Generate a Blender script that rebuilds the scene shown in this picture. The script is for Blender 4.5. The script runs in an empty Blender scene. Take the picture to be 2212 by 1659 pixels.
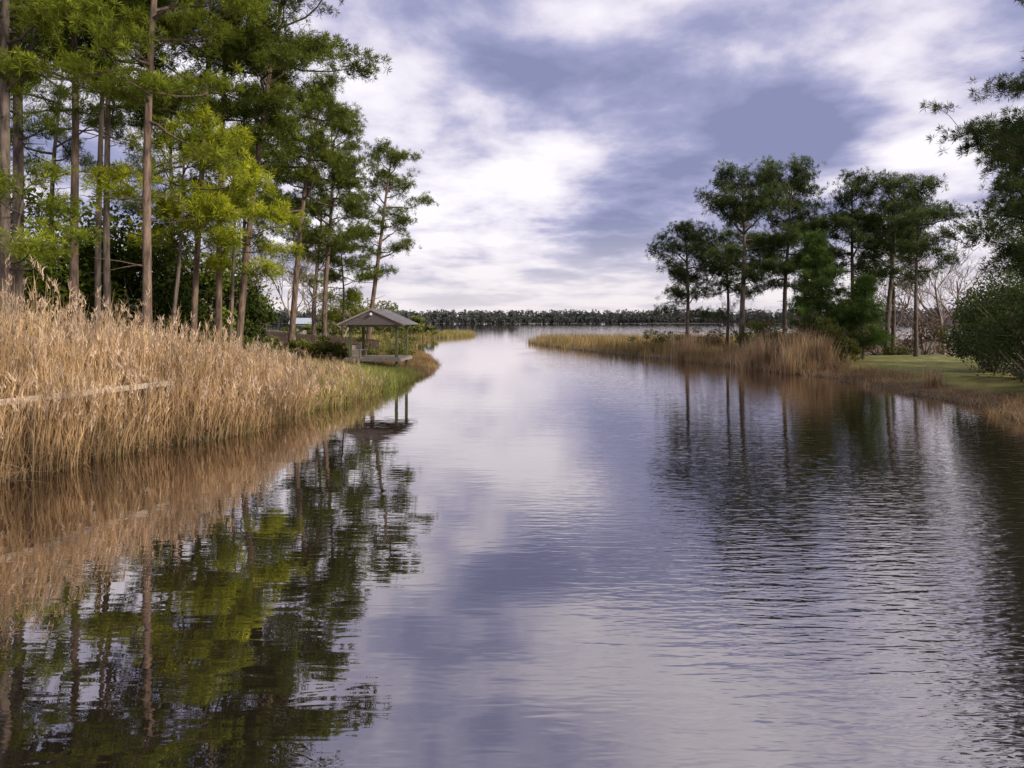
import bpy, math, random
import numpy as np
from mathutils import Vector
RNG=np.random.default_rng(7)
scene=bpy.context.scene
scene.view_settings.view_transform='Standard'
scene.view_settings.look='None'
scene.view_settings.exposure=0

# ------------------------------------------------------------ mesh builder
class MB:
    def __init__(s):
        s.v=[];s.c=[];s.f=[];s.n=0
    def add(s,V,F,C,mat=0,smooth=False):
        V=np.asarray(V,dtype=np.float32).reshape(-1,3); F=np.asarray(F,dtype=np.int32)
        C=np.asarray(C,dtype=np.float32)
        if C.ndim==1: C=np.tile(C,(len(V),1))
        s.v.append(V); s.c.append(C); s.f.append((F+s.n,mat,smooth)); s.n+=len(V)
    def build(s,name,mats,parent=None):
        V=np.concatenate(s.v); C=np.concatenate(s.c)
        me=bpy.data.meshes.new(name)
        me.vertices.add(len(V)); me.vertices.foreach_set('co',V.ravel())
        nl=sum(f.size for f,_,_ in s.f); npoly=sum(len(f) for f,_,_ in s.f)
        me.loops.add(nl); me.polygons.add(npoly)
        me.loops.foreach_set('vertex_index',np.concatenate([f.ravel() for f,_,_ in s.f]))
        cnt=np.concatenate([np.full(len(f),f.shape[1],dtype=np.int32) for f,_,_ in s.f])
        st=np.concatenate([[0],np.cumsum(cnt)[:-1]]).astype(np.int32)
        me.polygons.foreach_set('loop_start',st)
        me.polygons.foreach_set('material_index',np.concatenate([np.full(len(f),m,dtype=np.int32) for f,m,_ in s.f]))
        me.polygons.foreach_set('use_smooth',np.concatenate([np.full(len(f),sm,dtype=bool) for f,_,sm in s.f]))
        a=me.attributes.new('Col','FLOAT_COLOR','POINT')
        a.data.foreach_set('color',np.concatenate([C,np.ones((len(C),1),dtype=np.float32)],axis=1).ravel())
        for m in mats: me.materials.append(m)
        me.update(calc_edges=True)
        ob=bpy.data.objects.new(name,me); scene.collection.objects.link(ob)
        if parent: ob.parent=parent
        return ob

def norm(a): return a/np.maximum(np.linalg.norm(a,axis=-1,keepdims=True),1e-9)

def tube(mb,pts,rad,sides,col,mat=0):
    pts=np.asarray(pts,float); rad=np.asarray(rad,float); n=len(pts)
    T=norm(np.gradient(pts,axis=0))
    ref=np.array([0.13,0.21,1.0]) if abs(T[0,2])<0.8 else np.array([1.0,0.1,0.0])
    A=norm(np.cross(T,ref)); B=np.cross(T,A)
    th=np.arange(sides)/sides*2*math.pi
    V=pts[:,None,:]+rad[:,None,None]*(np.cos(th)[None,:,None]*A[:,None,:]+np.sin(th)[None,:,None]*B[:,None,:])
    i=np.arange(n-1)[:,None]*sides; j=np.arange(sides)[None,:]; k=(j+1)%sides
    F=np.stack([i+j,i+k,i+sides+k,i+sides+j],-1).reshape(-1,4)
    mb.add(V,F,col,mat,True)

def needles(mb,C,U,k,L,w,col,mat=1,rng=RNG):
    N=len(C)
    d=norm(rng.normal(size=(N,k,3))+0.75*U[:,None,:])
    ln=L*rng.uniform(0.65,1.15,(N,k,1))
    base=C[:,None,:]+d*ln*0.06
    tip=C[:,None,:]+d*ln
    p=norm(np.cross(d,rng.normal(size=(N,k,3))))*w*0.5
    mid=base*0.45+tip*0.55
    V=np.stack([base,mid+p,tip,mid-p],2).reshape(-1,3)
    F=np.arange(N*k*4).reshape(-1,4)
    cc=np.repeat(col,k*4,axis=0)
    mb.add(V,F,cc,mat)

def leaves(mb,C,size,col,mat=1,rng=RNG):
    N=len(C)
    d=norm(rng.normal(size=(N,3))); p=norm(np.cross(d,rng.normal(size=(N,3))))
    s=size*rng.uniform(0.6,1.3,(N,1))
    V=np.stack([C-d*s,C+p*s*0.55,C+d*s,C-p*s*0.55],1).reshape(-1,3)
    mb.add(V,np.arange(N*4).reshape(-1,4),np.repeat(col,4,axis=0),mat)

def blades(mb,P,h,w,lean,cb,ct,segs=3,mat=0,rng=RNG,ang=None):
    N=len(P)
    if ang is None: ang=rng.uniform(0,2*math.pi,N)
    ld=np.stack([np.cos(ang),np.sin(ang),np.zeros(N)],1)
    sa=rng.uniform(0,2*math.pi,N)
    sd=np.stack([np.cos(sa),np.sin(sa),np.zeros(N)],1)
    rows=[];cr=[]
    for i in range(segs+1):
        s=i/segs
        c=P+ld*(lean*h*s**1.7)[:,None]
        c[:,2]+=h*s*(1-0.45*np.minimum(lean,1.6)*s)
        ww=(w*(1-s)**0.6*0.5+0.001)[:,None]*sd
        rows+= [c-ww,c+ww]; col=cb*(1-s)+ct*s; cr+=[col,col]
    R=(segs+1)*2
    V=np.stack(rows,1).reshape(-1,3); CC=np.stack(cr,1).reshape(-1,3)
    b=np.arange(N)[:,None]*R
    F=np.concatenate([np.stack([b+2*i,b+2*i+1,b+2*i+3,b+2*i+2],-1).reshape(-1,4) for i in range(segs)])
    mb.add(V,F,CC,mat)

def box(mb,c,s,col=(1,1,1),mat=0,rot=0.0):
    x,y,z=[q/2 for q in s]
    V=np.array([[-x,-y,-z],[x,-y,-z],[x,y,-z],[-x,y,-z],[-x,-y,z],[x,-y,z],[x,y,z],[-x,y,z]])
    ca,sa=math.cos(rot),math.sin(rot)
    V=np.stack([V[:,0]*ca-V[:,1]*sa,V[:,0]*sa+V[:,1]*ca,V[:,2]],1)+np.array(c)
    F=np.array([[0,3,2,1],[4,5,6,7],[0,1,5,4],[1,2,6,5],[2,3,7,6],[3,0,4,7]])
    mb.add(V,F,col,mat)

# ------------------------------------------------------------ materials
def nmat(name):
    m=bpy.data.materials.new(name); m.use_nodes=True
    nt=m.node_tree; nt.nodes.clear()
    return m,nt,nt.nodes,nt.links
def plant_mat(name,trans=0.3,rough=0.6,nscale=1.5):
    m,nt,N,L=nmat(name)
    o=N.new('ShaderNodeOutputMaterial'); at=N.new('ShaderNodeAttribute'); at.attribute_name='Col'
    tc=N.new('ShaderNodeNewGeometry'); nz=N.new('ShaderNodeTexNoise'); nz.inputs['Scale'].default_value=nscale
    L.new(tc.outputs['Position'],nz.inputs['Vector'])
    mr=N.new('ShaderNodeMapRange'); mr.inputs[1].default_value=.3; mr.inputs[2].default_value=.7
    mr.inputs[3].default_value=.62; mr.inputs[4].default_value=1.38
    L.new(nz.outputs['Fac'],mr.inputs[0])
    vm=N.new('ShaderNodeVectorMath'); vm.operation='SCALE'
    L.new(at.outputs['Color'],vm.inputs[0]); L.new(mr.outputs[0],vm.inputs['Scale'])
    d=N.new('ShaderNodeBsdfDiffuse'); t=N.new('ShaderNodeBsdfTranslucent')
    L.new(vm.outputs[0],d.inputs[0]); L.new(vm.outputs[0],t.inputs[0])
    mx=N.new('ShaderNodeMixShader'); mx.inputs[0].default_value=trans
    L.new(d.outputs[0],mx.inputs[1]); L.new(t.outputs[0],mx.inputs[2]); L.new(mx.outputs[0],o.inputs[0])
    return m
def noise_mat(name,c1,c2,scale=6,stretch=(1,1,1),rough=0.85,bump=0.3,useattr=False,metal=0):
    m,nt,N,L=nmat(name)
    o=N.new('ShaderNodeOutputMaterial'); b=N.new('ShaderNodeBsdfPrincipled'); b.inputs['Roughness'].default_value=rough
    b.inputs['Metallic'].default_value=metal
    g=N.new('ShaderNodeNewGeometry'); mp=N.new('ShaderNodeMapping'); mp.inputs['Scale'].default_value=stretch
    L.new(g.outputs['Position'],mp.inputs[0])
    nz=N.new('ShaderNodeTexNoise'); nz.inputs['Scale'].default_value=scale; nz.inputs['Detail'].default_value=6
    L.new(mp.outputs[0],nz.inputs['Vector'])
    r=N.new('ShaderNodeValToRGB'); r.color_ramp.elements[0].position=.32; r.color_ramp.elements[1].position=.68
    r.color_ramp.elements[0].color=(*c1,1); r.color_ramp.elements[1].color=(*c2,1)
    L.new(nz.outputs['Fac'],r.inputs[0])
    if useattr:
        at=N.new('ShaderNodeAttribute'); at.attribute_name='Col'
        mm=N.new('ShaderNodeMix'); mm.data_type='RGBA'; mm.blend_type='MULTIPLY'; mm.inputs[0].default_value=1
        L.new(r.outputs[0],mm.inputs[6]); L.new(at.outputs['Color'],mm.inputs[7]); L.new(mm.outputs[2],b.inputs['Base Color'])
    else: L.new(r.outputs[0],b.inputs['Base Color'])
    bp=N.new('ShaderNodeBump'); bp.inputs['Strength'].default_value=bump; bp.inputs['Distance'].default_value=0.05
    L.new(nz.outputs['Fac'],bp.inputs['Height']); L.new(bp.outputs[0],b.inputs['Normal'])
    L.new(b.outputs[0],o.inputs[0]); return m

M_needle=plant_mat('pine_needles',0.35)
M_leaf=plant_mat('leaves',0.25)
M_reed=plant_mat('dry_reed',0.3,nscale=0.8)
M_bark=noise_mat('pine_bark',(0.038,0.029,0.023),(0.18,0.135,0.105),7,(1,1,0.25),0.9,0.8,True)
M_bare=noise_mat('bare_bark',(0.18,0.14,0.11),(0.38,0.32,0.26),6,(1,1,0.3),0.9,0.3,True)
M_wood=noise_mat('weathered_wood',(0.22,0.185,0.15),(0.48,0.42,0.35),9,(1,1,6),0.8,0.3,True)
M_ground=noise_mat('soil_and_grass',(0.55,0.5,0.45),(1.25,1.2,1.15),1.2,(1,1,1),0.95,0.6,True)

# ------------------------------------------------------------ terrain
LEFT=np.array([(-16,-60),(-14.5,-20),(-13,0),(-12,8),(-11.2,13),(-11,14.7),(-10.8,16.8),(-9.8,18.6),(-8.9,20.1),(-8.3,22.2),(-7.9,25.5),
 (-7.4,28.4),(-6.7,31.9),(-6.1,37.7),(-5.5,44),(-5.5,49),(-6.0,54),(-8.2,67),(-13,85),(-20,105),(-22,118),(-18.5,126),(-14,140),(-9.2,162),
 (-9.2,172),(-20,190),(-50,225),(-150,300),(-700,480),(-3000,520),(-3000,-60)],float)
RIGHT=np.array([(19,-60),(17.5,-20),(17,10),(17.4,23.3),(18.7,26.9),(18.9,29.5),(18.6,32.9),(19,37.7),(19.3,42.3),(17.8,45.7),(16.4,53.2),
 (14.2,60.7),(11.4,68.8),(7.9,80.7),(4.6,95),(2.5,109),(5,113),(14,112),(30,112),(60,120),(120,140),(400,260),(3000,500),(3000,-60)],float)
FAR=np.array([(-4000,900),(-600,960),(-200,1000),(0,1010),(150,990),(400,940),(800,800),(1500,700),(4000,650),(4000,6000),(-4000,6000)],float)
def sdist(P,poly):
    P=np.asarray(P,float)[...,:2].reshape(-1,2); n=len(poly)
    dmin=np.full(len(P),1e18); ins=np.zeros(len(P),bool)
    for i in range(n):
        a=poly[i];b=poly[(i+1)%n]; e=b-a; w=P-a
        t=np.clip((w@e)/(e@e),0,1); d=w-t[:,None]*e; dmin=np.minimum(dmin,(d**2).sum(1))
        c=(a[1]>P[:,1])!=(b[1]>P[:,1])
        with np.errstate(divide='ignore',invalid='ignore'):
            xi=(b[0]-a[0])*(P[:,1]-a[1])/(b[1]-a[1])+a[0]
        ins^= c&(P[:,0]<xi)
    d=np.sqrt(dmin); return np.where(ins,d,-d)
def sstep(a,b,x):
    t=np.clip((x-a)/(b-a),0,1); return t*t*(3-2*t)
def wob(P):
    x,y=P[:,0],P[:,1]
    return 0.35*np.sin(x*0.9+y*0.7)+0.3*np.sin(y*1.7-x*0.5)+0.2*np.sin(x*2.9+1.3)+0.15*np.sin(y*3.7+x)
def height(P):
    P=np.asarray(P,float).reshape(-1,P.shape[-1])[:,:2]
    dl=sdist(P,LEFT)+wob(P)*0.35; dr=sdist(P,RIGHT)+wob(P)*0.35; df=sdist(P,FAR)
    Y=P[:,1]
    lowl=1-sstep(75,110,Y); lowr=1-sstep(48,66,Y)
    hl=0.35*sstep(-0.3,1.2,dl)+lowl*(0.55*sstep(1,7,dl)+0.5*sstep(6,16,dl))
    hr=0.30*sstep(-0.3,1.2,dr)+lowr*(0.45*sstep(1,5,dr)+0.3*sstep(5,16,dr))
    hf=1.5*sstep(-3,20,df)
    h=np.maximum.reduce([hl,hr,hf])
    deep=np.maximum.reduce([dl,dr,df])
    h=h-0.05-np.clip(-deep,0,4)*0.35
    return h+0.03*wob(P*1.7)*(h>0.1)
def onG(x,y): return float(height(np.array([[x,y]]))[0])

def axis(lo,hi,fine0,fine1,step,far):
    a=list(np.arange(fine0,fine1+1e-6,step)); s=step; v=a[-1]
    while v<hi: s*=1.18; v+=s; a.append(v)
    s=step; v=a[0]
    while v>lo: s*=1.18; v-=s; a.insert(0,v)
    return np.array(a)
gx=axis(-4000,4000,-32,45,0.45,0); gy=axis(-300,6000,5,85,0.5,0)
GX,GY=np.meshgrid(gx,gy); GP=np.stack([GX.ravel(),GY.ravel()],1)
GZ=height(GP)
nx=len(gx); ny=len(gy)
i=np.arange(ny-1)[:,None]*nx; j=np.arange(nx-1)[None,:]
F=np.stack([i+j,i+j+1,i+nx+j+1,i+nx+j],-1).reshape(-1,4)
dr=sdist(GP,RIGHT)
col=np.tile(np.array([0.12,0.085,0.05]),(len(GP),1))
lawn=(sstep(1.4,3.0,dr+wob(GP)*0.5)*(1-sstep(56,64,GP[:,1]))*(1-sstep(60,90,GP[:,0])))[:,None]
lc=np.array([0.17,0.20,0.045])+np.array([0.10,0.05,0.02])*np.clip(0.5+0.8*wob(GP*0.6),0,1)[:,None]
col=col*(1-lawn)+lc*lawn
g2=(0.5+0.5*np.sin(GP[:,0]*0.7+2*np.sin(GP[:,1]*0.4)))[:,None]*(GP[:,0]<0)[:,None]*0.4
col=col*(1-g2)+np.array([0.10,0.11,0.04])*g2
fary=sstep(300,600,GP[:,1])[:,None]; col=col*(1-fary)+np.array([0.03,0.04,0.02])*fary
wet=(GZ<0.08)[:,None]; col=np.where(wet,np.array([0.035,0.026,0.018]),col)
mb=MB(); mb.add(np.concatenate([GP,GZ[:,None]],1),F,col,0,True); mb.build('ground',[M_ground])

# ------------------------------------------------------------ water
m,nt,N,L=nmat('river_water')
o=N.new('ShaderNodeOutputMaterial'); g=N.new('ShaderNodeNewGeometry')
sep=N.new('ShaderNodeSeparateXYZ'); L.new(g.outputs['Position'],sep.inputs[0])
def math_(op,a,b=None,c=None,clamp=False):
    n=N.new('ShaderNodeMath'); n.operation=op; n.use_clamp=clamp
    for k,q in enumerate((a,b,c)):
        if q is None: continue
        if isinstance(q,(int,float)): n.inputs[k].default_value=q
        else: L.new(q,n.inputs[k])
    return n.outputs[0]
def noise_(scale,st,detail=2,dist=0.0,rotz=0):
    mp=N.new('ShaderNodeMapping'); mp.inputs['Scale'].default_value=st; mp.inputs['Rotation'].default_value=(0,0,rotz)
    L.new(g.outputs['Position'],mp.inputs[0]); nz=N.new('ShaderNodeTexNoise')
    nz.inputs['Scale'].default_value=scale; nz.inputs['Detail'].default_value=detail; nz.inputs['Distortion'].default_value=dist
    L.new(mp.outputs[0],nz.inputs[0]); return nz.outputs['Fac']
patch=noise_(0.22,(1,0.5,1),2,0.4)
xw=math_('ADD',sep.outputs[0],math_('MULTIPLY_ADD',patch,9.0,-4.5))
mrx=N.new('ShaderNodeMapRange'); mrx.interpolation_type='SMOOTHSTEP'; mrx.inputs[1].default_value=0.0; mrx.inputs[2].default_value=5.0
L.new(xw,mrx.inputs[0]); ma=mrx.outputs[0]
rip=noise_(3.2,(0.45,2.0,1),1.5,0.5,0.15)
fine=noise_(8.5,(0.5,1.8,1),1,0.3,-0.1)
swell=noise_(0.8,(0.6,1.4,1),1,0.3,0.2)
nearf=N.new('ShaderNodeMapRange'); nearf.interpolation_type='SMOOTHSTEP'; nearf.inputs[1].default_value=7; nearf.inputs[2].default_value=24; nearf.inputs[3].default_value=1.0; nearf.inputs[4].default_value=0.26
L.new(sep.outputs[1],nearf.inputs[0]); ma=math_('MULTIPLY',ma,nearf.outputs[0])
h1=math_('MULTIPLY',rip,math_('MULTIPLY_ADD',ma,0.017,0.0014))
h2=math_('MULTIPLY',fine,math_('MULTIPLY_ADD',ma,0.0075,0.0001))
h3=math_('MULTIPLY',swell,0.004)
hh=math_('ADD',math_('ADD',h1,h2),h3)
bp=N.new('ShaderNodeBump'); bp.inputs['Strength'].default_value=1; bp.inputs['Distance'].default_value=1
L.new(hh,bp.inputs['Height'])
fr=N.new('ShaderNodeFresnel'); fr.inputs[0].default_value=1.33; L.new(bp.outputs[0],fr.inputs[1])
fac=math_('MULTIPLY_ADD',fr.outputs[0],0.80,0.37,True)
gl=N.new('ShaderNodeBsdfGlossy'); gl.inputs['Roughness'].default_value=0.0; gl.inputs['Color'].default_value=(0.99,0.95,0.95,1)
L.new(bp.outputs[0],gl.inputs['Normal'])
df=N.new('ShaderNodeBsdfDiffuse'); df.inputs[0].default_value=(0.018,0.013,0.009,1)
mx=N.new('ShaderNodeMixShader'); L.new(fac,mx.inputs[0]); L.new(df.outputs[0],mx.inputs[1]); L.new(gl.outputs[0],mx.inputs[2])
L.new(mx.outputs[0],o.inputs[0])
mb=MB(); mb.add([[-4000,-300,0],[4000,-300,0],[4000,1100,0],[-4000,1100,0]],[[0,1,2,3]],(1,1,1)); mb.build('river_water',[m])

# ------------------------------------------------------------ trees
def pine(x,y,H,cb,r,dia,lean=(0,0),dark=(0.030,0.055,0.014),light=(0.085,0.13,0.03),seed=1,dens=1.0,L=0.36,w=0.034,k=20,
         bark=(1,1,1),stubs=7,conic=False,wob_=0.25,pad=0.34,flat=0.55,name='pine_tree'):
    rng=np.random.default_rng(seed); z0=onG(x,y)-0.1
    mb=MB(); n=14
    t=np.linspace(0,1,n)
    ph=rng.uniform(0,6,2)
    def axis_(tt):
        tt=np.asarray(tt)
        return np.stack([x+lean[0]*tt**1.3+wob_*np.sin(tt*5+ph[0])*tt, y+lean[1]*tt**1.3+wob_*np.sin(tt*6+ph[1])*tt, z0+H*tt],-1)
    rad=dia/2*(1-t)**0.65*(1+0.35*np.exp(-t*25))+0.02
    tube(mb,axis_(t),rad,9,np.array(bark),0)
    dark=np.array(dark);light=np.array(light)
    nl=int((H-cb)*(2.8 if not conic else 5)*dens**0.5); cl=[];cw=[]
    for i in range(nl):
        u=(i+rng.uniform(0,1))/nl; zz=(cb+(H-cb)*u)/H*0.985
        az=i*2.4+rng.uniform(-.6,.6)
        prof=math.sin(math.pi*(0.25+0.60*u)) if not conic else (1.05-u)
        Ln=r*prof*rng.uniform(0.5,1.2)
        p0=axis_(zz); el=rng.uniform(-0.1,0.4)+0.55*u
        pts=[p0]; d=np.array([math.cos(az)*math.cos(el),math.sin(az)*math.cos(el),math.sin(el)])
        ns=6
        for s in range(ns):
            d=d+rng.normal(0,0.2,3); d[2]+= 0.10 if s>1 else -0.08
            d/=np.linalg.norm(d); pts.append(pts[-1]+d*Ln/ns)
        pts=np.array(pts); r0=max(0.022,min(dia*0.24,0.022*Ln+0.018))
        tube(mb,pts,np.linspace(r0,0.010,ns+1),4,np.array(bark)*0.7,0)
        nb=max(4,int(Ln*2.3*dens))
        for b in range(nb):
            s=rng.uniform(0.38,1.0) if b else 1.0
            q=s*ns; a=int(min(q,ns-1)); pp=pts[a]+(pts[a+1]-pts[a])*(q-a)
            dd=norm(d+rng.normal(0,0.95,3)); dd[2]=abs(dd[2])*0.8+0.0
            e=pp+dd*rng.uniform(0.12,0.32)*Ln*(1.2-0.4*s)
            tube(mb,[pp,(pp+e)/2+rng.normal(0,0.04,3),e],[0.014,0.011,0.007],3,np.array(bark)*0.6,0)
            cl.append(e)
    for i in range(stubs):
        zz=rng.uniform(0.35*cb,cb)/H; az=rng.uniform(0,6.3); p0=axis_(zz); ll=rng.uniform(0.5,2.2)
        d=np.array([math.cos(az),math.sin(az),rng.uniform(-0.2,0.3)])
        tube(mb,[p0,p0+d*ll*0.5,p0+d*ll+np.array([0,0,rng.uniform(-.2,.3)])],[0.03,0.02,0.008],4,np.array(bark)*0.7,0)
    cl=np.array(cl); nt_=11
    C=np.repeat(cl,nt_,axis=0); cr=np.repeat(rng.uniform(0,1,len(cl)),nt_)
    off=rng.normal(size=C.shape)*np.array([pad,pad,pad*flat])
    C=C+off
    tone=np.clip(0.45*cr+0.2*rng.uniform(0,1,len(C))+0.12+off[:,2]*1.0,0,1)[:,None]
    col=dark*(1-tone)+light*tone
    U=C-axis_(0.5*(cb/H+1)); U[:,2]=0; U=norm(U); U[:,2]=0.6; U=norm(U)
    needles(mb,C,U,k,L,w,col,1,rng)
    mb.build(name,[M_bark,M_needle])
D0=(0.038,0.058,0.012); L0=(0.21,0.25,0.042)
DM=(0.07,0.10,0.014); LM=(0.32,0.36,0.042)
DY=(0.12,0.155,0.018); LY=(0.48,0.50,0.04)
BK=(1.3,1.17,1.07)
N18=dict(L=.32,w=.023,k=28)
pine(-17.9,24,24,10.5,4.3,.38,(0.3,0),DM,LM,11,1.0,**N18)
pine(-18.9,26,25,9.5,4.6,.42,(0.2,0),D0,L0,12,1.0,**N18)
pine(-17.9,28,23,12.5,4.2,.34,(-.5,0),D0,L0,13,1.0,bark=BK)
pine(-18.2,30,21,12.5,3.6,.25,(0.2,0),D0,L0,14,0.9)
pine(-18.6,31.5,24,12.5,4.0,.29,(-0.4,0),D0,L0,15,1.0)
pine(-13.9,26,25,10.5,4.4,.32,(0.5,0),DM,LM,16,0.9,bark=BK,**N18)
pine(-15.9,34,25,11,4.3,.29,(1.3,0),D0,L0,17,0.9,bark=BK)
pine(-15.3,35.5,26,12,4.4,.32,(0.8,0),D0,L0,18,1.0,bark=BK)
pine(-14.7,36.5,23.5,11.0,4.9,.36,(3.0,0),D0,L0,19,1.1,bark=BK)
pine(-15.6,48,19,9.5,4.2,.42,(2.2,0),D0,L0,20,1.2,bark=BK)
pine(-14.3,52,17.5,7.5,3.9,.38,(0.6,0),D0,L0,21,1.1,bark=BK)
pine(-12.7,60,18.2,7.0,3.4,.42,(2.5,0),D0,L0,29,1.0,bark=BK)
pine(-18.0,62,15,6,3.8,.40,(0.6,0),D0,L0,23,0.9)
pine(-22,56,17,8,4,.40,(0.4,0),D0,L0,24,0.9)
pine(-24,48,19,10,4.2,.40,(0.4,0),D0,L0,25,0.9)
pine(-31,46,20,12,4.4,.40,(0.4,0),D0,L0,26,0.8)
pine(-15.6,31.0,11.2,5.6,3.5,.18,(1.0,0),DY,LY,31,1.1,stubs=1)
pine(-13.7,33.0,9.8,5.0,2.8,.16,(0.6,0),DY,LY,32,1.1,stubs=1)
pine(-18.0,24.0,7.6,4.2,2.4,.16,(0.6,0),DM,LM,33,1.1,stubs=1,**N18)
pine(-15.5,62,10,3,2.8,.2,(0.3,0),DM,LM,34,1.1,stubs=1)
# right bank
DR=(0.026,0.043,0.016); LR=(0.14,0.175,0.055)
PR=dict(pad=0.38,flat=0.65)
pine(15.9,62,12.0,4.0,3.4,.36,(0,0),DR,LR,41,1.25,**PR)
pine(19.2,57,15.4,6.0,4.0,.46,(0.1,0),DR,LR,42,1.4,**PR)
pine(24.0,60,15.8,6.5,3.7,.40,(0.2,0),DR,LR,43,1.4,**PR)
pine(27.4,64,13.0,6.5,2.9,.36,(0.2,0),DR,LR,50,1.1,**PR)
pine(21.4,68,12.0,6.0,2.8,.32,(0.2,0),DR,LR,53,1.0,**PR)
pine(23.4,52,9.6,1.8,2.5,.24,(0,0),(0.05,0.09,0.024),(0.18,0.26,0.06),44,1.4,stubs=0,conic=True)
pine(29.6,59,15.2,7.0,3.2,.36,(-0.4,0),DR,LR,45,1.4,**PR)
pine(31.0,56.5,14.4,7.0,3.3,.40,(0.8,0),DR,LR,46,1.4,**PR)
pine(34,61,13.4,6.5,3.0,.36,(0.2,0),DR,LR,54,1.1,**PR)
pine(29.6,50,11.8,6.3,2.6,.28,(0,0),DR,LR,47,1.1,**PR)
pine(25.2,49,5.8,1.0,1.8,.16,(0,0),(0.05,0.09,0.024),(0.18,0.26,0.06),48,1.3,stubs=0,conic=True)
pine(23.0,24.8,19,7.0,6.0,.45,(-0.8,0),DR,LR,49,1.2,L=.30,w=.019,k=36,pad=0.28,flat=.6)
pine(27.5,34,13,3.5,4.4,.36,(0,0),DR,LR,51,1.2,**PR)
pine(33,42,14,5,4.0,.36,(0,0),DR,LR,52,1.1,**PR)

def bare_tree(x,y,H,seed,col=(1,1,1),spread=0.5,name='bare_tree',r0=None,depth=5):
    rng=np.random.default_rng(seed); mb=MB()
    def br(p,d,l,r,dep):
        pts=[p];n=4
        for i in range(n):
            d=norm(d+rng.normal(0,0.13,3)+np.array([0,0,0.05])); pts.append(pts[-1]+d*l/n)
        tube(mb,pts,np.linspace(r,r*0.6,n+1),5 if dep>3 else 3,np.array(col),0)
        if dep<=0: return
        for i in range(3 if dep>1 else 4):
            s=rng.integers(2,n+1); nd=norm(d+rng.normal(0,spread,3)+np.array([0,0,0.15]))
            br(pts[s],nd,l*rng.uniform(0.6,0.85),max(r*0.55,0.011),dep-1)
    br(np.array([x,y,onG(x,y)-.1]),np.array([0,0,1.]),H*0.30,r0 or H*0.012,depth)
    mb.build(name,[M_bare])
for (x,y,H,s) in [(-20,52,12,1),(-17.5,55,11,2),(-22.5,60,13,3),(-19,66,12,4),(-25,54,12,5),(-16.5,66,8,6),(-20,46,10,7)]:
    bare_tree(x,y,H,s,(1.1,1.05,1.0))
for (x,y,H,s) in [(38,60,15,11),(42,64,15,12),(36,66,12,13),(22,66,8,14),(31,68,9,15),(45,72,12,17),(26,62,7,18),(35,58,10,19)]:
    bare_tree(x,y,H,s,(0.75,0.72,0.75))

def shrub(x,y,rx,rz,n,size,dark,light,seed,name='shrub',clumps=12,z=None,base=0.0):
    rng=np.random.default_rng(seed); z0=onG(x,y) if z is None else z
    mb=MB(); C=[];K=[]
    for i in range(clumps):
        a=rng.uniform(0,6.3); rr=rng.uniform(0.1,1.0)**0.6; hz_=rng.uniform(0.15,1.0)*(1-0.45*rr**2)*2
        c=np.array([x+math.cos(a)*rx*rr,y+math.sin(a)*rx*rr,z0+base+rz*hz_])
        cr=rng.uniform(0.2,0.5); m=int(n/clumps*(cr/0.35)**2)
        q=norm(rng.normal(size=(m,3)))*rng.uniform(0.2,1.15,(m,1))**0.6
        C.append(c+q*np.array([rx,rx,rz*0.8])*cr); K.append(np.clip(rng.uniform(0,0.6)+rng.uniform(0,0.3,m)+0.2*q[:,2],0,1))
        b=np.array([x,y,z0-0.1])+rng.normal(0,0.15,3)*[1,1,0]
        tube(mb,[b,(b+c)/2+rng.normal(0,.1,3),c],[0.04*rx*.6+.01,0.03,0.01],4,(0.8,0.8,0.8),0)
        for _ in range(3):
            e=c+norm(rng.normal(size=3)+[0,0,.6])*rx*cr*1.5; tube(mb,[c,(c+e)/2+rng.normal(0,.03,3),e],[0.012,0.009,0.005],3,(.9,.8,.7),0)
    C=np.concatenate(C);K=np.concatenate(K)[:,None]
    C[:,2]=np.maximum(C[:,2],z0+rng.uniform(0,.3,len(C)))
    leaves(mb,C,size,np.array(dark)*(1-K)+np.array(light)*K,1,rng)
    mb.build(name,[M_bare,M_leaf])
dk=(0.018,0.030,0.008); lt=(0.08,0.11,0.02)
for i,(x,y,rx,rz,n) in enumerate([(-25,36,4.2,4.6,13000),(-21,38,3.4,4.0,10000),(-30,34,4,4.6,9000),(-19,41,2.8,3.6,8000),(-34,40,5,5,8000),(-28,46,4,5,7000),(-24,29,2.6,2.8,8000),(-17.3,43.5,2.2,2.4,5000)]):
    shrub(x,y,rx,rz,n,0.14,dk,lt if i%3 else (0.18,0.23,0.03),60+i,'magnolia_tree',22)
for i,(x,y,rx,rz,n) in enumerate([(-15.5,43,1.3,0.8,2200),(-13.6,44,1.2,0.7,2000),(-12.4,46,1.0,0.8,2000),(-17.5,42,1.5,1.0,2200),(-9.5,56,1.5,0.7,1500),(-12,70,2.0,1.3,1500),(-43,140,4,1.6,1800),(-11.3,49,1.3,.8,1800)]):
    shrub(x,y,rx,rz,n,0.08 if y<100 else .25,(0.05,0.06,0.013),(0.20,0.22,0.045),80+i)
for i,(x,y,rx,rz,n) in enumerate([(-20,134,3,2.2,2500),(-24,140,5,3.0,2500),(-31,150,6,4.5,2500),(-17,138,2,1.2,1500),(-28,120,4,3,2500)]):
    shrub(x,y,rx,rz,n,0.28,(0.07,0.085,0.025),(0.24,0.25,0.07),90+i,)
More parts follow.
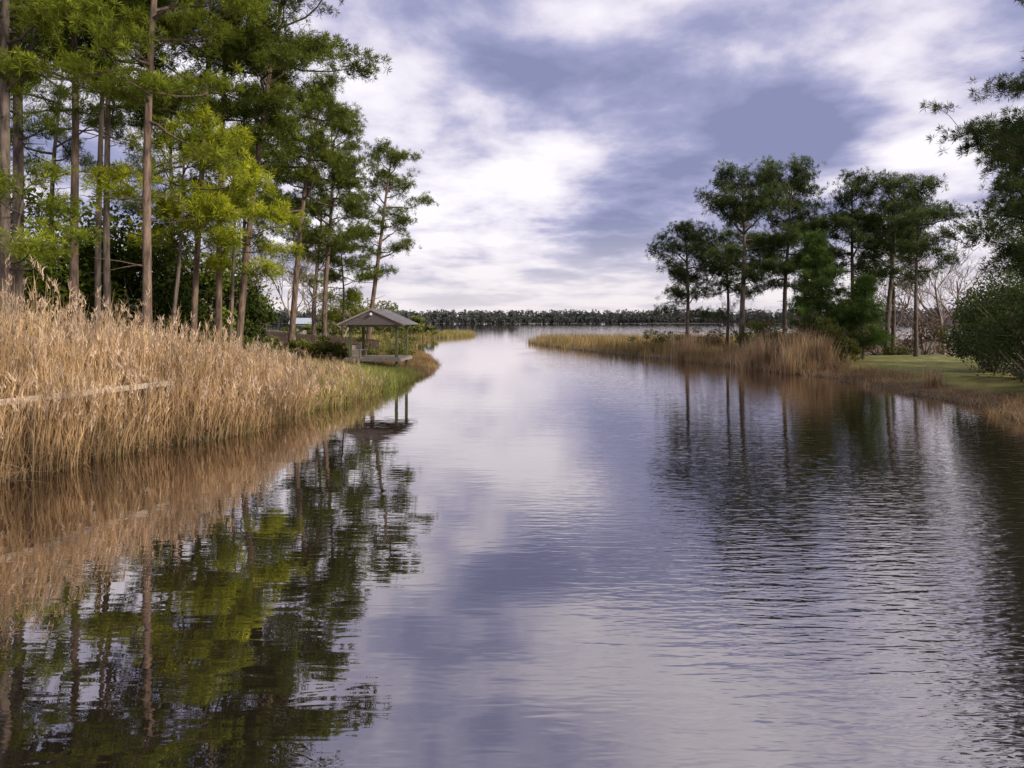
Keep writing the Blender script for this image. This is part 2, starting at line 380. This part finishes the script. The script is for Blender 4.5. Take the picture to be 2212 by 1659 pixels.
RS=[(20.3,56,1.8,1.5,2400),(19.8,51,1.6,1.3,2500),(21.5,49.5,1.8,1.5,2800),(22.3,48,1.5,1.5,2400),(24.0,51,2.4,1.5,2800),(27,56,2.6,1.6,2600),(31,58,2.6,1.5,2400),(34.5,57,2.4,1.6,2400),(22,60,2.2,1.7,2400),(14.6,74,1.8,1.2,1600),(18,64,2,1.3,1800),(38,54,3,1.8,2500),(17.5,70,2.2,1.3,1600),(25,63,2.6,1.7,2400),(29,62,2.6,1.6,2400),(22.8,46.6,1.2,1.0,1600)]
for i,(x,y,rx,rz,n) in enumerate(RS):
    c=[((0.06,0.07,0.02),(0.22,0.22,0.06)),((0.11,0.075,0.045),(0.30,0.22,0.13)),((0.035,0.06,0.015),(0.14,0.18,0.045))][i%3]
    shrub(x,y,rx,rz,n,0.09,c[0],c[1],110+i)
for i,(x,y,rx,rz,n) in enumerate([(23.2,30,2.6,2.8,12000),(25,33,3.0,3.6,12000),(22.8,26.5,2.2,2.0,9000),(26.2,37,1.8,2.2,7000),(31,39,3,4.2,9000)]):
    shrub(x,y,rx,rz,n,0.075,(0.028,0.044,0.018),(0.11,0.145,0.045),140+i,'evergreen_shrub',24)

# ------------------------------------------------------------ distant trees
def treeband(name,pts,Hm,seed,dark,light,n_leaf,ls,lo=0.05):
    rng=np.random.default_rng(seed); mb=MB(); C=[];K=[]
    for (x,y) in pts:
        H=Hm*rng.uniform(0.5,1.1); r=H*rng.uniform(0.22,0.42); z0=1.0; cz=rng.uniform(0.45,0.62)
        u=norm(rng.normal(size=(n_leaf,3)))*rng.uniform(0.2,1,(n_leaf,1))**0.4
        c=np.array([x,y,z0+H*cz])+u*np.array([r,r,H*(1-cz)]); C.append(c)
        K.append(np.clip(rng.uniform(0,0.6)+rng.uniform(0,0.4,n_leaf),0,1))
        tube(mb,[(x,y,0),(x,y,z0+H*0.8)],[H*0.015,H*0.006],3,(0.6,0.6,0.6),0)
    C=np.concatenate(C);K=np.concatenate(K)[:,None]
    leaves(mb,C,ls,np.array(dark)*(1-K)+np.array(light)*K,1,rng); mb.build(name,[M_bare,M_leaf])
r=np.random.default_rng(3); pts=[]
for _ in range(1700):
    x=r.uniform(-700,1100); yy=np.interp(x,FAR[:9,0],FAR[:9,1]); pts.append((x,yy+r.uniform(6,50)))
treeband('distant_trees',pts,19,5,(0.07,0.08,0.072),(0.155,0.165,0.14),55,2.0)  # slight haze is painted into these lighter, greyed leaf colours
pts=[]
for _ in range(2200):
    x=r.uniform(-700,1100); yy=np.interp(x,FAR[:9,0],FAR[:9,1]); pts.append((x,yy+r.uniform(2,12)))
treeband('distant_undergrowth',pts,9,5,(0.07,0.075,0.07),(0.14,0.14,0.12),22,2.0)  # same haze put into the undergrowth colours
pts=[(r.uniform(40,230),r.uniform(95,160)) for _ in range(280)]
pts=[(x,y) for x,y in pts if sdist(np.array([[x,y]]),RIGHT)[0]>4 and x>0.38*y]
treeband('distant_bare_trees',pts,8,6,(0.13,0.10,0.10),(0.27,0.22,0.21),200,0.24)
pts=[(r.uniform(-140,-34),r.uniform(85,190)) for _ in range(150)]
pts=[(x,y) for x,y in pts if not (-0.345<x/y<-0.27)]
treeband('background_trees',pts,12,8,(0.06,0.075,0.02),(0.22,0.23,0.07),240,0.36)

# ------------------------------------------------------------ reeds and grasses
def scatter(poly,xr,yr,d0,d1,n,rng):
    P=np.stack([rng.uniform(*xr,n),rng.uniform(*yr,n)],1)
    d=sdist(P,poly)+wob(P)*0.35
    k=(d>d0)&(d<d1); P=P[k]; return np.concatenate([P,height(P)[:,None]],1),d[k]
rng=np.random.default_rng(21)
P,d=scatter(LEFT,(-20,-6.5),(9,36),-0.25,5.5,46000,rng)
Hh=np.interp(P[:,1]+0.3*wob(P*0.6),[9,16,19,24,30,36],[4.3,4.2,3.6,2.7,1.7,1.0])-P[:,2]*0.6
Hh*=np.clip(rng.normal(0.87,0.19,len(P)),0.4,1.4)*(0.58+0.42*sstep(-0.2,2.2,d))*(1+0.12*wob(P*1.3))
keep=rng.uniform(0,1,len(P))<np.interp(P[:,1],[9,26,31,36],[1,1,.45,.1])*np.clip(0.8+0.8*wob(P*0.9+3),.15,1); P=P[keep];Hh=Hh[keep];d=d[keep]
P[:,2]-=0.1
n=len(P); print('reeds',n)
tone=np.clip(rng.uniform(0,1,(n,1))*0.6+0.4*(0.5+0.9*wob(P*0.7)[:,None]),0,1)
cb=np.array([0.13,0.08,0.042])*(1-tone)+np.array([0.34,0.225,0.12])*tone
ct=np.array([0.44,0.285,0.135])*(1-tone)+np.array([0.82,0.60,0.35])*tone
mb=MB(); ang=rng.normal(-0.1,1.3,n); lean=np.abs(rng.normal(0.07,0.12,n))+np.where(d<0.6,rng.uniform(0,0.5,n)**1.5,0)
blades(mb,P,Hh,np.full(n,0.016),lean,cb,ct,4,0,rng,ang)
for q in range(5):
    s=rng.uniform(0.08,0.92,n); ld=np.stack([np.cos(ang),np.sin(ang),np.zeros(n)],1)
    B=P+ld*(lean*Hh*s**1.7)[:,None]; B[:,2]+=Hh*s*(1-0.45*lean*s)
    cc=cb*(1-s[:,None])+ct*s[:,None]
    blades(mb,B,rng.uniform(0.25,0.65,n),np.full(n,0.015),rng.uniform(0.05,1.0,n)**1.8+0.04,cc,cc*rng.uniform(0.65,1.25,(n,1)),2,0,rng)
bk=(d<1.2)&(rng.uniform(0,1,n)<0.4); nb_=bk.sum()
blades(mb,P[bk],rng.uniform(0.6,2.0,nb_),np.full(nb_,0.016),rng.uniform(0.5,1.8,nb_),cb[bk],ct[bk],4,0,rng)
pl=rng.uniform(0,1,n)<0.34
B=P+np.stack([np.cos(ang),np.sin(ang),np.zeros(n)],1)*(lean*Hh)[:,None]; B[:,2]+=Hh*(1-0.45*lean)-0.12
B=B[pl]; Hp=len(B)
for q in range(9):
    cc=np.tile(np.array([0.58,0.44,0.31]),(Hp,1))*rng.uniform(0.65,1.2,(Hp,1))
    blades(mb,B+rng.normal(0,0.03,B.shape)+np.array([0,0,1])*rng.uniform(-.05,.18,(Hp,1)),rng.uniform(0.10,0.26,Hp),np.full(Hp,0.026),rng.uniform(0.2,0.9,Hp),cc,cc,2,0,rng)
# fresh green shoots low at the water's edge
gs=(d<0.9)&(rng.uniform(0,1,n)<0.35)&(P[:,1]>17); ng=gs.sum()
gc=np.tile(np.array([0.22,0.24,0.07]),(ng,1))*rng.uniform(0.7,1.2,(ng,1))
blades(mb,P[gs]+rng.normal(0,.08,(ng,3))*[1,1,0],rng.uniform(0.3,0.9,ng),np.full(ng,0.018),rng.uniform(0.1,0.9,ng),gc*.7,gc,3,0,rng)
mb.build('reed_bed',[M_reed])

def grass(name,poly,xr,yr,d0,d1,n,h,w,c0,c1,seed,lean=(0.1,0.5),hf=None):
    rng=np.random.default_rng(seed); P,d=scatter(poly,xr,yr,d0,d1,n,rng); n=len(P); print(name,n)
    t=np.clip(rng.uniform(0,1,(n,1))*0.6+0.4*(0.5+0.8*wob(P*0.5)[:,None]),0,1)
    c=np.array(c0)*(1-t)+np.array(c1)*t
    H=h*rng.uniform(0.6,1.1,n)*(1+0.2*wob(P*0.4))
    if hf is not None: H*=hf(P,d)
    P[:,2]-=0.05; mb=MB()
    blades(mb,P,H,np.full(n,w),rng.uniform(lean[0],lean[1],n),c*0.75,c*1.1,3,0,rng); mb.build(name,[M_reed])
grass('marsh_grass',LEFT,(-13,-5),(25,43),-0.15,5,30000,1.15,0.022,(0.20,0.26,0.05),(0.50,0.47,0.16),31,(0.1,0.8),lambda P,d:np.interp(P[:,1],[25,28,34,38,43],[.9,1.2,1.0,0.6,0.5]))
grass('dry_grass',LEFT,(-22,-4.5),(38,72),-0.2,12,42000,0.55,0.028,(0.21,0.13,0.06),(0.45,0.32,0.16),32,(0.2,1.1))
grass('marsh_grass',LEFT,(-34,-8),(78,178),-0.3,7,20000,1.35,0.075,(0.20,0.19,0.055),(0.46,0.36,0.14),33)
grass('marsh_grass',RIGHT,(1,62),(54,125),-0.3,12,50000,1.6,0.055,(0.18,0.165,0.055),(0.50,0.33,0.16),34,(0.05,0.4),lambda P,d:0.8+0.25*sstep(0,2,d))
grass('dry_grass',RIGHT,(15,26),(36,62),-0.2,3.2,18000,1.5,0.032,(0.28,0.18,0.09),(0.62,0.44,0.25),35,(0.1,0.7),lambda P,d:0.3+(0.2+0.5*sstep(0.2,1.8,d))*sstep(42,46,P[:,1]))
grass('dry_grass',RIGHT,(15.5,26),(8,40),-0.3,2.4,26000,0.6,0.022,(0.22,0.14,0.07),(0.54,0.39,0.21),36,(0.3,1.3),lambda P,d:np.interp(P[:,1],[24,30],[1.2,.7]))
grass('lawn_grass',RIGHT,(19,45),(28,56),2.0,22,50000,0.10,0.03,(0.19,0.23,0.05),(0.46,0.41,0.15),37,(0.2,1.0))

rng=np.random.default_rng(77); mb=MB()
for (cx,cy,rr,nn,hh_) in [(17.8,49.5,1.3,700,2.4),(19.6,47.0,1.2,800,2.7),(20.8,45.6,0.7,400,2.2),(15.5,60,1.2,500,2.3),(18.6,45.3,0.8,300,2.0),(20.3,33,0.5,120,1.1)]:
    q=rng.normal(0,rr*0.55,(nn,2))+[cx,cy]; Pq=np.concatenate([q,height(q)[:,None]],1)
    t=rng.uniform(0,1,(nn,1)); c=np.array([0.28,0.18,0.095])*(1-t)+np.array([0.60,0.44,0.26])*t
    blades(mb,Pq,hh_*rng.uniform(0.5,1.15,nn),np.full(nn,0.03),rng.uniform(0,0.35,nn),c*0.8,c*1.15,4,0,rng)
mb.build('reed_clump',[M_reed])

# ------------------------------------------------------------ rail at the reed edge
mb=MB()
a=np.array([-11.64,13.3]);b=np.array([-9.84,19.6]); dv=b-a; ln=np.linalg.norm(dv); th=math.atan2(dv[1],dv[0])
nn_=np.array([-math.sin(th),math.cos(th)])
for s in range(4):
    c=a+dv*(s+0.5)/4; box(mb,(c[0],c[1],1.72),(ln/4-0.02,0.05,0.14),(1.15,1.1,1.05),0,th)
    c=c+nn_*0.075; box(mb,(c[0],c[1],0.90),(0.08,0.09,1.6),(0.45,0.4,0.36),0,th)
ob=mb.build('wooden_handrail',[M_wood])

# ------------------------------------------------------------ gazebo
M_roof=noise_mat('metal_roof',(0.20,0.19,0.20),(0.34,0.32,0.33),3,(1,1,1),0.55,0.1)
M_gable=noise_mat('gable_siding',(0.11,0.09,0.085),(0.17,0.14,0.13),5,(0.4,0.4,8),0.8,0.3)
M_moss=noise_mat('mossy_post',(0.06,0.07,0.03),(0.17,0.18,0.08),8,(1,1,0.4),0.9,0.4)
M_white=noise_mat('white_paint',(0.6,0.6,0.6),(0.75,0.74,0.72),8,(1,1,1),0.5,0.05)
gz=bpy.data.objects.new('gazebo',None); scene.collection.objects.link(gz)
GX0,GY0=-8.55,44.0; rot=-0.06
ca,sa=math.cos(rot),math.sin(rot)
def gl_(x,y): return (GX0+x*ca-y*sa, GY0+x*sa+y*ca)
def gbox(mb,x,y,z,s,mat=0,col=(1,1,1)): X,Y=gl_(x,y); box(mb,(X,Y,z),s,col,mat,rot)
zd=1.22; ze=3.30; zp=4.22; hw=2.1; pd=1.55
mb=MB()
for px in (-1.45,1.45):
    for py in (-1.45,1.45): gbox(mb,px,py,(ze-0.2)/2-0.1,(0.17,0.17,ze+0.2),0)
mb.build('posts',[M_moss],gz)
mb=MB()
npl=22
for i_ in range(npl):
    x0=-1.72+3.44*(i_+0.5)/npl; gbox(mb,x0,0,zd-0.02,(3.44/npl-0.012,3.5,0.04),0,tuple(np.array([.8,.78,.76])*(0.85+0.3*random.Random(i_).random())))
gbox(mb,0,-1.77,zd-0.13,(3.5,0.05,0.18),0,(0.7,.66,.62)); gbox(mb,0,1.77,zd-0.13,(3.5,0.05,0.18),0)
gbox(mb,-1.76,0,zd-0.13,(0.05,3.46,0.18),0); gbox(mb,1.76,0,zd-0.13,(0.05,3.46,0.18),0)
for j_ in (-1,0,1): gbox(mb,0,j_*1.1,zd-0.13,(3.4,0.05,0.16),0,(.6,.6,.6))
mb.build('deck',[M_wood],gz)
mb=MB()
for s in (-1,1):
    gbox(mb,0,s*1.45,ze-0.08,(3.3,0.05,0.2),0,col=(.6,.56,.52)); gbox(mb,s*1.45,0,ze-0.085,(0.06,2.8,0.19),0,col=(.6,.56,.52))
mb.build('beams',[M_wood],gz)
def prism(mb,pts2,y0,y1,mat=0,col=(1,1,1)):
    n=len(pts2); V=[]
    for yy in (y0,y1):
        for (x,z) in pts2: X,Y=gl_(x,yy); V.append((X,Y,z))
    V=np.array(V)
    for k_ in range(n):
        k2=(k_+1)%n; mb.add(V[[k_,k2,n+k2,n+k_]],[[0,1,2,3]],col,mat)
    mb.add(V[:n],[list(range(n))],col,mat); mb.add(V[n:],[list(range(n))[::-1]],col,mat)
mb=MB(); t_=0.05; yo=2.05
for s in (-1,1):
    prism(mb,[(0,zp),(s*hw,ze-0.02),(s*hw,ze-0.02+t_),(0,zp+t_)],-yo,yo)
    for q in range(12):
        yy=-yo+0.1+q*(2*yo-0.2)/11
        prism(mb,[(0.0,zp+t_+0.002),(s*hw,ze-0.018+t_),(s*hw,ze-0.018+t_+0.02),(0.0,zp+t_+0.022)],yy-0.02,yy+0.02)
mb.build('roof',[M_roof],gz)
mb=MB(); 
for yy in (-1.98,1.90):
    prism(mb,[(-hw+0.12,ze-0.03),(hw-0.12,ze-0.03),(0,zp-0.07)],yy,yy+0.04)
mb.build('gable_siding',[M_gable],gz)
mb=MB()
for s in (-1,1):
    for yy in (-yo-0.04,yo+0.003): prism(mb,[(0,zp-0.06),(s*hw,ze-0.08),(s*hw,ze+0.02),(0,zp+0.04)],yy,yy+0.035,col=(.9,.88,.88))
mb.build('roof_trim',[M_wood],gz)
mb=MB(); X,Y=gl_(0,-2.12); tube(mb,[(X,Y,zp-0.36),(X,Y,zp-0.26),(X,Y,zp-0.2)],[0.10,0.09,0.03],10,(1,1,1)); mb.build('lamp',[M_white],gz)
mb=MB()
gbox(mb,-1.15,-0.4,zd+0.45,(0.5,2.0,0.05)); gbox(mb,-1.38,-0.4,zd+0.40,(0.04,2.0,0.72))
for yy in (-1.34,0.54): gbox(mb,-1.0,yy,zd+0.21,(0.08,0.08,0.42)); 
for q in range(4): gbox(mb,-1.12,-1.42,zd+0.08+q*0.13,(0.62,0.03,0.10),0,(1.05,1,.95))
gbox(mb,-0.80,-1.46,zd+0.28,(0.07,0.03,0.56)); gbox(mb,-1.40,-1.46,zd+0.28,(0.07,0.03,0.56))
mb.build('bench',[M_wood],gz)

# ------------------------------------------------------------ picket fence
mb=MB(); A=np.array([-21,58.]);B_=np.array([-10.5,54.]); dv=B_-A; ln=np.linalg.norm(dv); th=math.atan2(dv[1],dv[0])
for i_ in range(int(ln/0.14)):
    c=A+dv*(i_+.5)/int(ln/0.14); zg=onG(c[0],c[1]); h_=1.35+0.03*math.sin(i_*3.1)
    box(mb,(c[0],c[1],zg+h_/2),(0.11,0.02,h_),(0.5,0.4,0.35),0,th)
c=A+dv/2; box(mb,(c[0]+0.02,c[1]+0.05,onG(c[0],c[1])+1.0),(ln,0.05,0.08),(0.4,0.33,0.3),0,th)
mb.build('picket_fence',[M_wood])

# ------------------------------------------------------------ house
def house(x,y,w,dp,hwall,hroof,rot):
    e=bpy.data.objects.new('house',None); scene.collection.objects.link(e); z=onG(x,y)
    Mw=noise_mat('house_wall',(0.20,0.21,0.22),(0.28,0.29,0.30),3,(1,1,8),0.8,0.1); 
    Mr=noise_mat('house_roof',(0.36,0.40,0.44),(0.46,0.50,0.54),3,(1,1,1),0.6,0.1); 
    Mg=noise_mat('window_glass',(0.03,0.035,0.04),(0.05,0.06,0.07),2,(1,1,1),0.1,0)
    c,s=math.cos(rot),math.sin(rot)
    def T(V): V=np.array(V,float); return np.stack([x+V[:,0]*c-V[:,1]*s,y+V[:,0]*s+V[:,1]*c,z+V[:,2]],1)
    def bx(m_,cx,cy,cz,sx,sy,sz):
        p=T([[cx,cy,cz]])[0]; box(m_,p,(sx,sy,sz),(1,1,1),0,rot)
    mb=MB(); bx(mb,0,0,hwall/2,w,dp,hwall)
    for sx in (-1,1):
        V=T([[sx*w/2,-dp/2,hwall],[sx*w/2,dp/2,hwall],[sx*w/2,0,hwall+hroof]]); mb.add(V,[[0,1,2]],(1,1,1))
    mb.build('walls',[Mw],e)
    mb=MB()
    for sy in (-1,1):
        V=T([[-w/2-.4,sy*(dp/2+.4),hwall-.15],[w/2+.4,sy*(dp/2+.4),hwall-.15],[w/2+.4,0,hwall+hroof+.05],[-w/2-.4,0,hwall+hroof+.05]])
        V2=V+np.array([0,0,0.12]); mb.add(np.concatenate([V,V2]),[[0,1,2,3],[4,5,6,7],[0,1,5,4],[1,2,6,5],[3,0,4,7]],(1,1,1))
    mb.build('roof',[Mr],e)
    mb=MB()
    for k_ in range(3): bx(mb,-w/3+k_*w/3,-dp/2-0.02,hwall*0.55,0.9,0.06,1.3)
    mb.build('windows',[Mg],e)
    mb=MB(); bx(mb,w/6,-dp/2-0.02,1.05,0.95,0.06,2.1); mb.build('door',[M_wood],e)
house(-46,150,4.4,6,2.7,1.0,0.2)

# ------------------------------------------------------------ world
w=bpy.data.worlds.new('World'); scene.world=w; w.use_nodes=True
nt=w.node_tree; N=nt.nodes; L=nt.links; N.clear()
SUN=Vector((0.78,-0.45,0.46)).normalized()
out=N.new('ShaderNodeOutputWorld'); bg=N.new('ShaderNodeBackground'); L.new(bg.outputs[0],out.inputs[0])
sky=N.new('ShaderNodeTexSky'); sky.sky_type='NISHITA'; sky.sun_disc=False
sky.sun_elevation=math.asin(SUN.z); sky.sun_rotation=math.atan2(SUN.x,SUN.y)
tc=N.new('ShaderNodeTexCoord'); nv=N.new('ShaderNodeVectorMath'); nv.operation='NORMALIZE'; L.new(tc.outputs['Generated'],nv.inputs[0])
sp=N.new('ShaderNodeSeparateXYZ'); L.new(nv.outputs[0],sp.inputs[0])
zc=math_('MAXIMUM',sp.outputs[2],0.0); za=math_('ADD',zc,0.12)
ux=math_('DIVIDE',sp.outputs[0],za); uy=math_('DIVIDE',sp.outputs[1],za)
cb_=N.new('ShaderNodeCombineXYZ'); L.new(ux,cb_.inputs[0]); L.new(uy,cb_.inputs[1])
def wn(scale,detail,rough,dist,off,st=(1,1,1)):
    mp=N.new('ShaderNodeMapping'); mp.inputs['Location'].default_value=off; mp.inputs['Scale'].default_value=st; L.new(cb_.outputs[0],mp.inputs[0])
    n=N.new('ShaderNodeTexNoise'); n.inputs['Scale'].default_value=scale; n.inputs['Detail'].default_value=detail
    n.inputs['Roughness'].default_value=rough; n.inputs['Distortion'].default_value=dist; L.new(mp.outputs[0],n.inputs[0]); return n
big=wn(0.6,5,0.55,0.1,(3.1,1.7,0)); med=wn(1.8,8,0.57,0.15,(0.3,5.1,0),(1,0.85,1)).outputs['Fac']
wv=N.new('ShaderNodeVectorMath'); wv.operation='MULTIPLY_ADD'; wv.inputs[1].default_value=(0.55,0.55,0.55)
L.new(big.outputs['Color'],wv.inputs[0])
wo=N.new('ShaderNodeVectorMath'); wo.operation='SUBTRACT'; wo.inputs[1].default_value=(0.275,0.275,0.275); L.new(nv.outputs[0],wo.inputs[0]); L.new(wo.outputs[0],wv.inputs[2])
def blob(v,rad,amp):
    v=Vector(v).normalized(); d=N.new('ShaderNodeVectorMath'); d.operation='DISTANCE'; d.inputs[1].default_value=v
    L.new(wv.outputs[0],d.inputs[0]); mr=N.new('ShaderNodeMapRange'); mr.interpolation_type='SMOOTHSTEP'
    mr.inputs[1].default_value=rad*.25; mr.inputs[2].default_value=rad; mr.inputs[3].default_value=amp; mr.inputs[4].default_value=0
    L.new(d.outputs['Value'],mr.inputs[0]); return mr.outputs[0]
s=math_('ADD',math_('MULTIPLY',big.outputs['Fac'],0.52),math_('MULTIPLY',med,0.48))
s=math_('MULTIPLY_ADD',math_('SUBTRACT',s,0.5),1.65,0.525)
for v,rad,amp in [((0.28,1,0.28),0.22,-0.13),((0.62,1,0.48),0.30,-0.06),((0.10,1,0.34),0.15,0.08),((-0.05,1,0.14),0.28,0.04),((0.58,1,0.24),0.18,0.09),((-0.12,1,0.25),0.15,0.04),((-0.05,1,0.45),0.15,-0.08),((0,1,0.72),0.3,-0.05)]:
    s=math_('ADD',s,blob(v,rad,amp))
cr=N.new('ShaderNodeValToRGB'); e=cr.color_ramp.elements
e[0].position=0.34; e[0].color=(0.235,0.25,0.42,1); e[1].position=0.67; e[1].color=(0.94,0.90,0.96,1)
for p,c in [(0.43,(0.33,0.34,0.53)),(0.49,(0.47,0.46,0.64)),(0.535,(0.63,0.60,0.74)),(0.58,(0.77,0.73,0.83))]:
    q=e.new(p); q.color=(*c,1)
L.new(s,cr.inputs[0])
hz=N.new('ShaderNodeMapRange'); hz.interpolation_type='SMOOTHSTEP'; hz.inputs[1].default_value=0.0; hz.inputs[2].default_value=0.16; hz.inputs[3].default_value=0.72; hz.inputs[4].default_value=0.0
L.new(sp.outputs[2],hz.inputs[0])
mx=N.new('ShaderNodeMix'); mx.data_type='RGBA'; L.new(hz.outputs[0],mx.inputs[0]); L.new(cr.outputs[0],mx.inputs[6]); mx.inputs[7].default_value=(0.80,0.73,0.74,1)
sk=N.new('ShaderNodeVectorMath'); sk.operation='SCALE'; sk.inputs['Scale'].default_value=0.9; L.new(sky.outputs[0],sk.inputs[0])
mc=N.new('ShaderNodeMix'); mc.data_type='RGBA'; mc.inputs[0].default_value=0.93
sc=N.new('ShaderNodeVectorMath'); sc.operation='SCALE'; sc.inputs['Scale'].default_value=11.5; L.new(mx.outputs[2],sc.inputs[0])
L.new(sk.outputs[0],mc.inputs[6]); L.new(sc.outputs[0],mc.inputs[7]); L.new(mc.outputs[2],bg.inputs[0]); bg.inputs[1].default_value=0.10

sl=bpy.data.lights.new('sun','SUN'); sl.energy=4.2; sl.angle=math.radians(10); sl.color=(1,0.91,0.77)
so=bpy.data.objects.new('sun',sl); scene.collection.objects.link(so)
so.rotation_euler=SUN.to_track_quat('Z','Y').to_euler()

# ------------------------------------------------------------ camera
cd=bpy.data.cameras.new('camera'); cam=bpy.data.objects.new('camera',cd); scene.collection.objects.link(cam)
cd.lens=24; cd.sensor_width=36; cd.shift_y=-0.0615; cd.clip_end=12000; cd.clip_start=0.1
cam.location=(0,0,3.5); cam.rotation_euler=(math.radians(90),0,0)
scene.camera=cam
